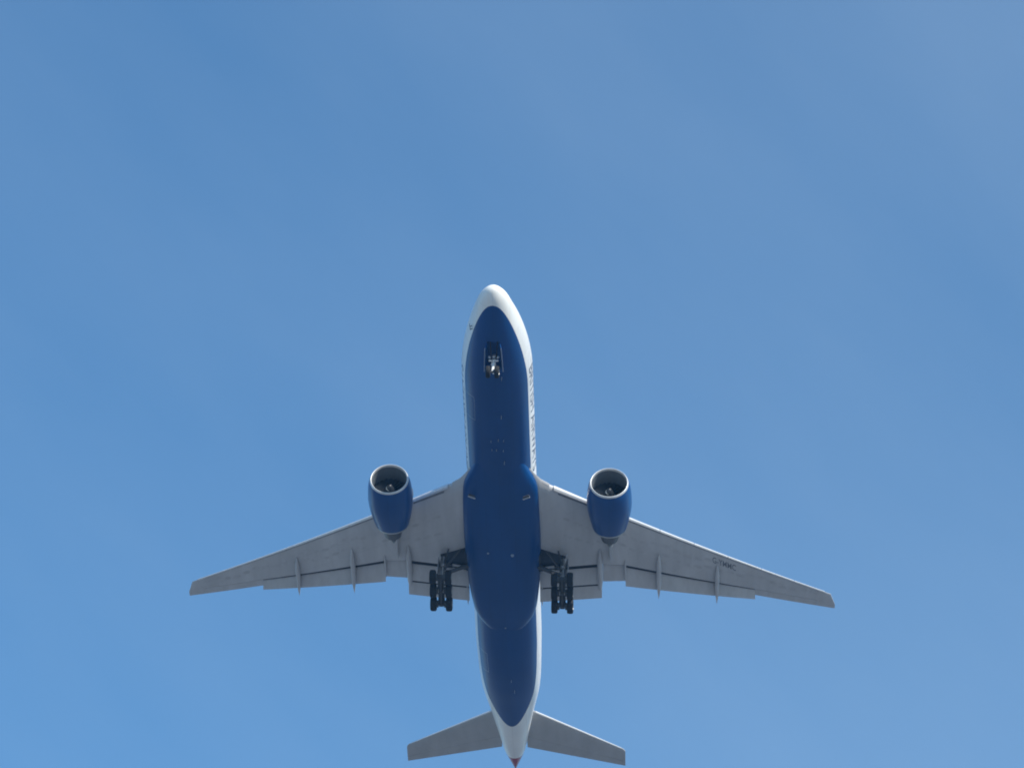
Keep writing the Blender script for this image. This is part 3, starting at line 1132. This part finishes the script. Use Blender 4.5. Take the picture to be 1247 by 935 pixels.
def nose_gear():
    top = Vector((6.55, 0, -2.2))
    axle = Vector((6.2, 0, -4.75))
    bm = bmesh.new()
    mid = top.lerp(axle, 0.5)
    tube(bm, top, mid, 0.17, 0.16, 18, mi=1)
    tube(bm, mid, mid.lerp(axle, 0.12), 0.21, 0.21, 18, mi=1)
    tube(bm, mid, axle, 0.125, 0.125, 14, mi=1)
    tube(bm, axle + Vector((0, -0.52, 0)), axle + Vector((0, 0.52, 0)), 0.075, n=12)
    tube(bm, mid + Vector((0.15, 0, 0)), mid + Vector((0.62, 0, -0.6)), 0.055, n=8, mi=1)
    tube(bm, mid + Vector((0.62, 0, -0.6)), axle + Vector((0.08, 0, 0.15)), 0.05, n=8, mi=1)
    # steering collar
    tube(bm, mid + Vector((-0.12, -0.42, 0.25)), mid + Vector((-0.12, 0.42, 0.25)), 0.085, n=10, mi=1)
    for s_ in (-1, 1):
        tube(bm, mid + Vector((0, s_ * .2, 0.3)), top + Vector((-1.7, s_ * .32, 0.15)), 0.05, n=8)
    g = link('nose_landing_gear', bm, ['geardark', 'gearlight', 'hub'], sharp=40)
    for s_ in (-1, 1):
        bm = bmesh.new()
        wheel_mesh(bm, axle + Vector((0, s_ * 0.38, 0)), 0.53, 0.38)
        link('wheel', bm, ['tyre', 'hub'], g, sharp=35)
    for s_ in (-1, 0, 1):
        bm = bmesh.new()
        c = mid + Vector((-0.16, s_ * 0.34, 0.55 if s_ else 0.62))
        tube(bm, c, c + Vector((-0.12, 0, -0.02)), 0.09, 0.12, 14)
        link('landing_light', bm, 'lamp', g)
    for s_ in (-1, 1):
        bm = bmesh.new()
        secs = []
        for x in (4.75, 5.4, 6.3, 7.2):
            p = S(x, s_ * NB[2], 0.01)
            d = Vector((0, s_ * 0.22, -1)).normalized()
            ln = 0.62
            tt = Vector((0, 0.03, 0))
            secs.append([p - tt, p + tt, p + d * ln + tt, p + d * ln - tt])
        loft(bm, secs)
        link('gear_door', bm, 'blue' if s_ < 0 else 'nacelle', g, sharp=40)
        bm = bmesh.new()
        secs = []
        for x in (4.78, 5.4, 6.3, 7.17):
            p = S(x, s_ * NB[2], 0.01) + Vector((0, s_ * 0.22, -1)).normalized() * 0.625
            tt = Vector((0, 0.035, 0))
            zz = Vector((0, 0, 0.05))
            secs.append([p - tt, p + tt, p + tt - zz, p - tt - zz])
        loft(bm, secs)
        link('door_edge', bm, 'palegrey', g)
    return g

nose_gear()

# ------------------------------------------------------------------ tail
def tail_section(x0, x1, y, z, t, axis='z'):
    c = x1 - x0
    fr = [0, 0.01, 0.03, 0.08, 0.18, 0.32, 0.5, 0.7]
    def yt(f):
        return 5 * t * c * (0.2969 * math.sqrt(f) - 0.126 * f - 0.3516 * f * f + 0.2843 * f**3 - 0.1026 * f**4)
    lo = [(f, -yt(f)) for f in fr]
    up = [(f, yt(f)) for f in fr[1:]]
    out = []
    for f, d in lo + up[::-1]:
        out.append((x0 + f * c, y, z + d) if axis == 'z' else (x0 + f * c, y + d, z))
    return out


def tail_rear(x0, x1, y, z, t, axis='z', g=0.704):
    c = x1 - x0
    fr = [g, 0.8, 0.9, 1.0]
    def yt(f):
        return 5 * t * c * (0.2969 * math.sqrt(f) - 0.126 * f - 0.3516 * f * f + 0.2843 * f**3 - 0.1026 * f**4) + (0.006 if f == 1 else 0)
    out = []
    for f, d in [(f, -yt(f)) for f in fr] + [(f, yt(f)) for f in fr][::-1]:
        out.append((x0 + f * c, y, z + d) if axis == 'z' else (x0 + f * c, y + d, z))
    return out

HLE = [(0.6, 53.95), (1.9, 54.85), (10.55, 61.15), (10.76, 61.5)]
HTE = [(0.6, 59.8), (1.1, 60.0), (10.76, 63.66)]
hz = lambda y: 1.3 + 0.116 * max(y - 1, 0)
for sgn in (-1, 1):
    ys = [0.7, 1.9, 4, 6, 8, 10, 10.55, 10.76]
    bm = bmesh.new()
    loft(bm, [tail_section(lin(HLE, y), lin(HTE, y), sgn * y, hz(y), 0.095) for y in ys])
    hs = link('tailplane', bm, 'tailgrey', sharp=45)
    bm = bmesh.new()
    loft(bm, [tail_rear(lin(HLE, y), lin(HTE, y), sgn * y, hz(y), 0.095) for y in (1.25, 3, 6, 9, 10.76)])
    link('elevator', bm, 'tailgrey', hs, sharp=45)
    # bright leading edge strip
    bm = bmesh.new()
    secs = []
    for y in (2.15, 4, 6, 8, 10.4):
        x0, x1 = lin(HLE, y), lin(HTE, y)
        c = x1 - x0
        def yt(f):
            return 5 * 0.095 * c * (0.2969 * math.sqrt(f) - 0.126 * f - 0.3516 * f * f) 
        fl = [0.022, 0.008, 0.002, 0.0, 0.002, 0.008, 0.022, 0.05]
        sg_ = [-1, -1, -1, 0, 1, 1, 1, 1]
        secs.append([(x0 + f * c - 0.02, sgn * y, hz(y) + s_ * (yt(f) + 0.008)) for f, s_ in zip(fl, sg_)])
    loft(bm, secs)
    link('leading_edge', bm, 'metal', hs, sharp=60)

bm = bmesh.new()
VLE = [(2.5, 51.8), (3.2, 53.2), (12.3, 60.6)]
VTE = [(2.5, 60.3), (12.3, 63.1)]
loft(bm, [tail_section(lin(VLE, z), lin(VTE, z), 0, z, 0.10, 'y') for z in (2.5, 3.2, 5, 7, 9, 11, 12.3)])
fin = link('tail_fin', bm, 'redfin', sharp=45)
bm = bmesh.new()
loft(bm, [tail_rear(lin(VLE, z), lin(VTE, z), 0, z, 0.10, 'y') for z in (2.9, 5, 7, 9, 11, 12.2)])
link('rudder', bm, 'nacelle', fin, sharp=45)
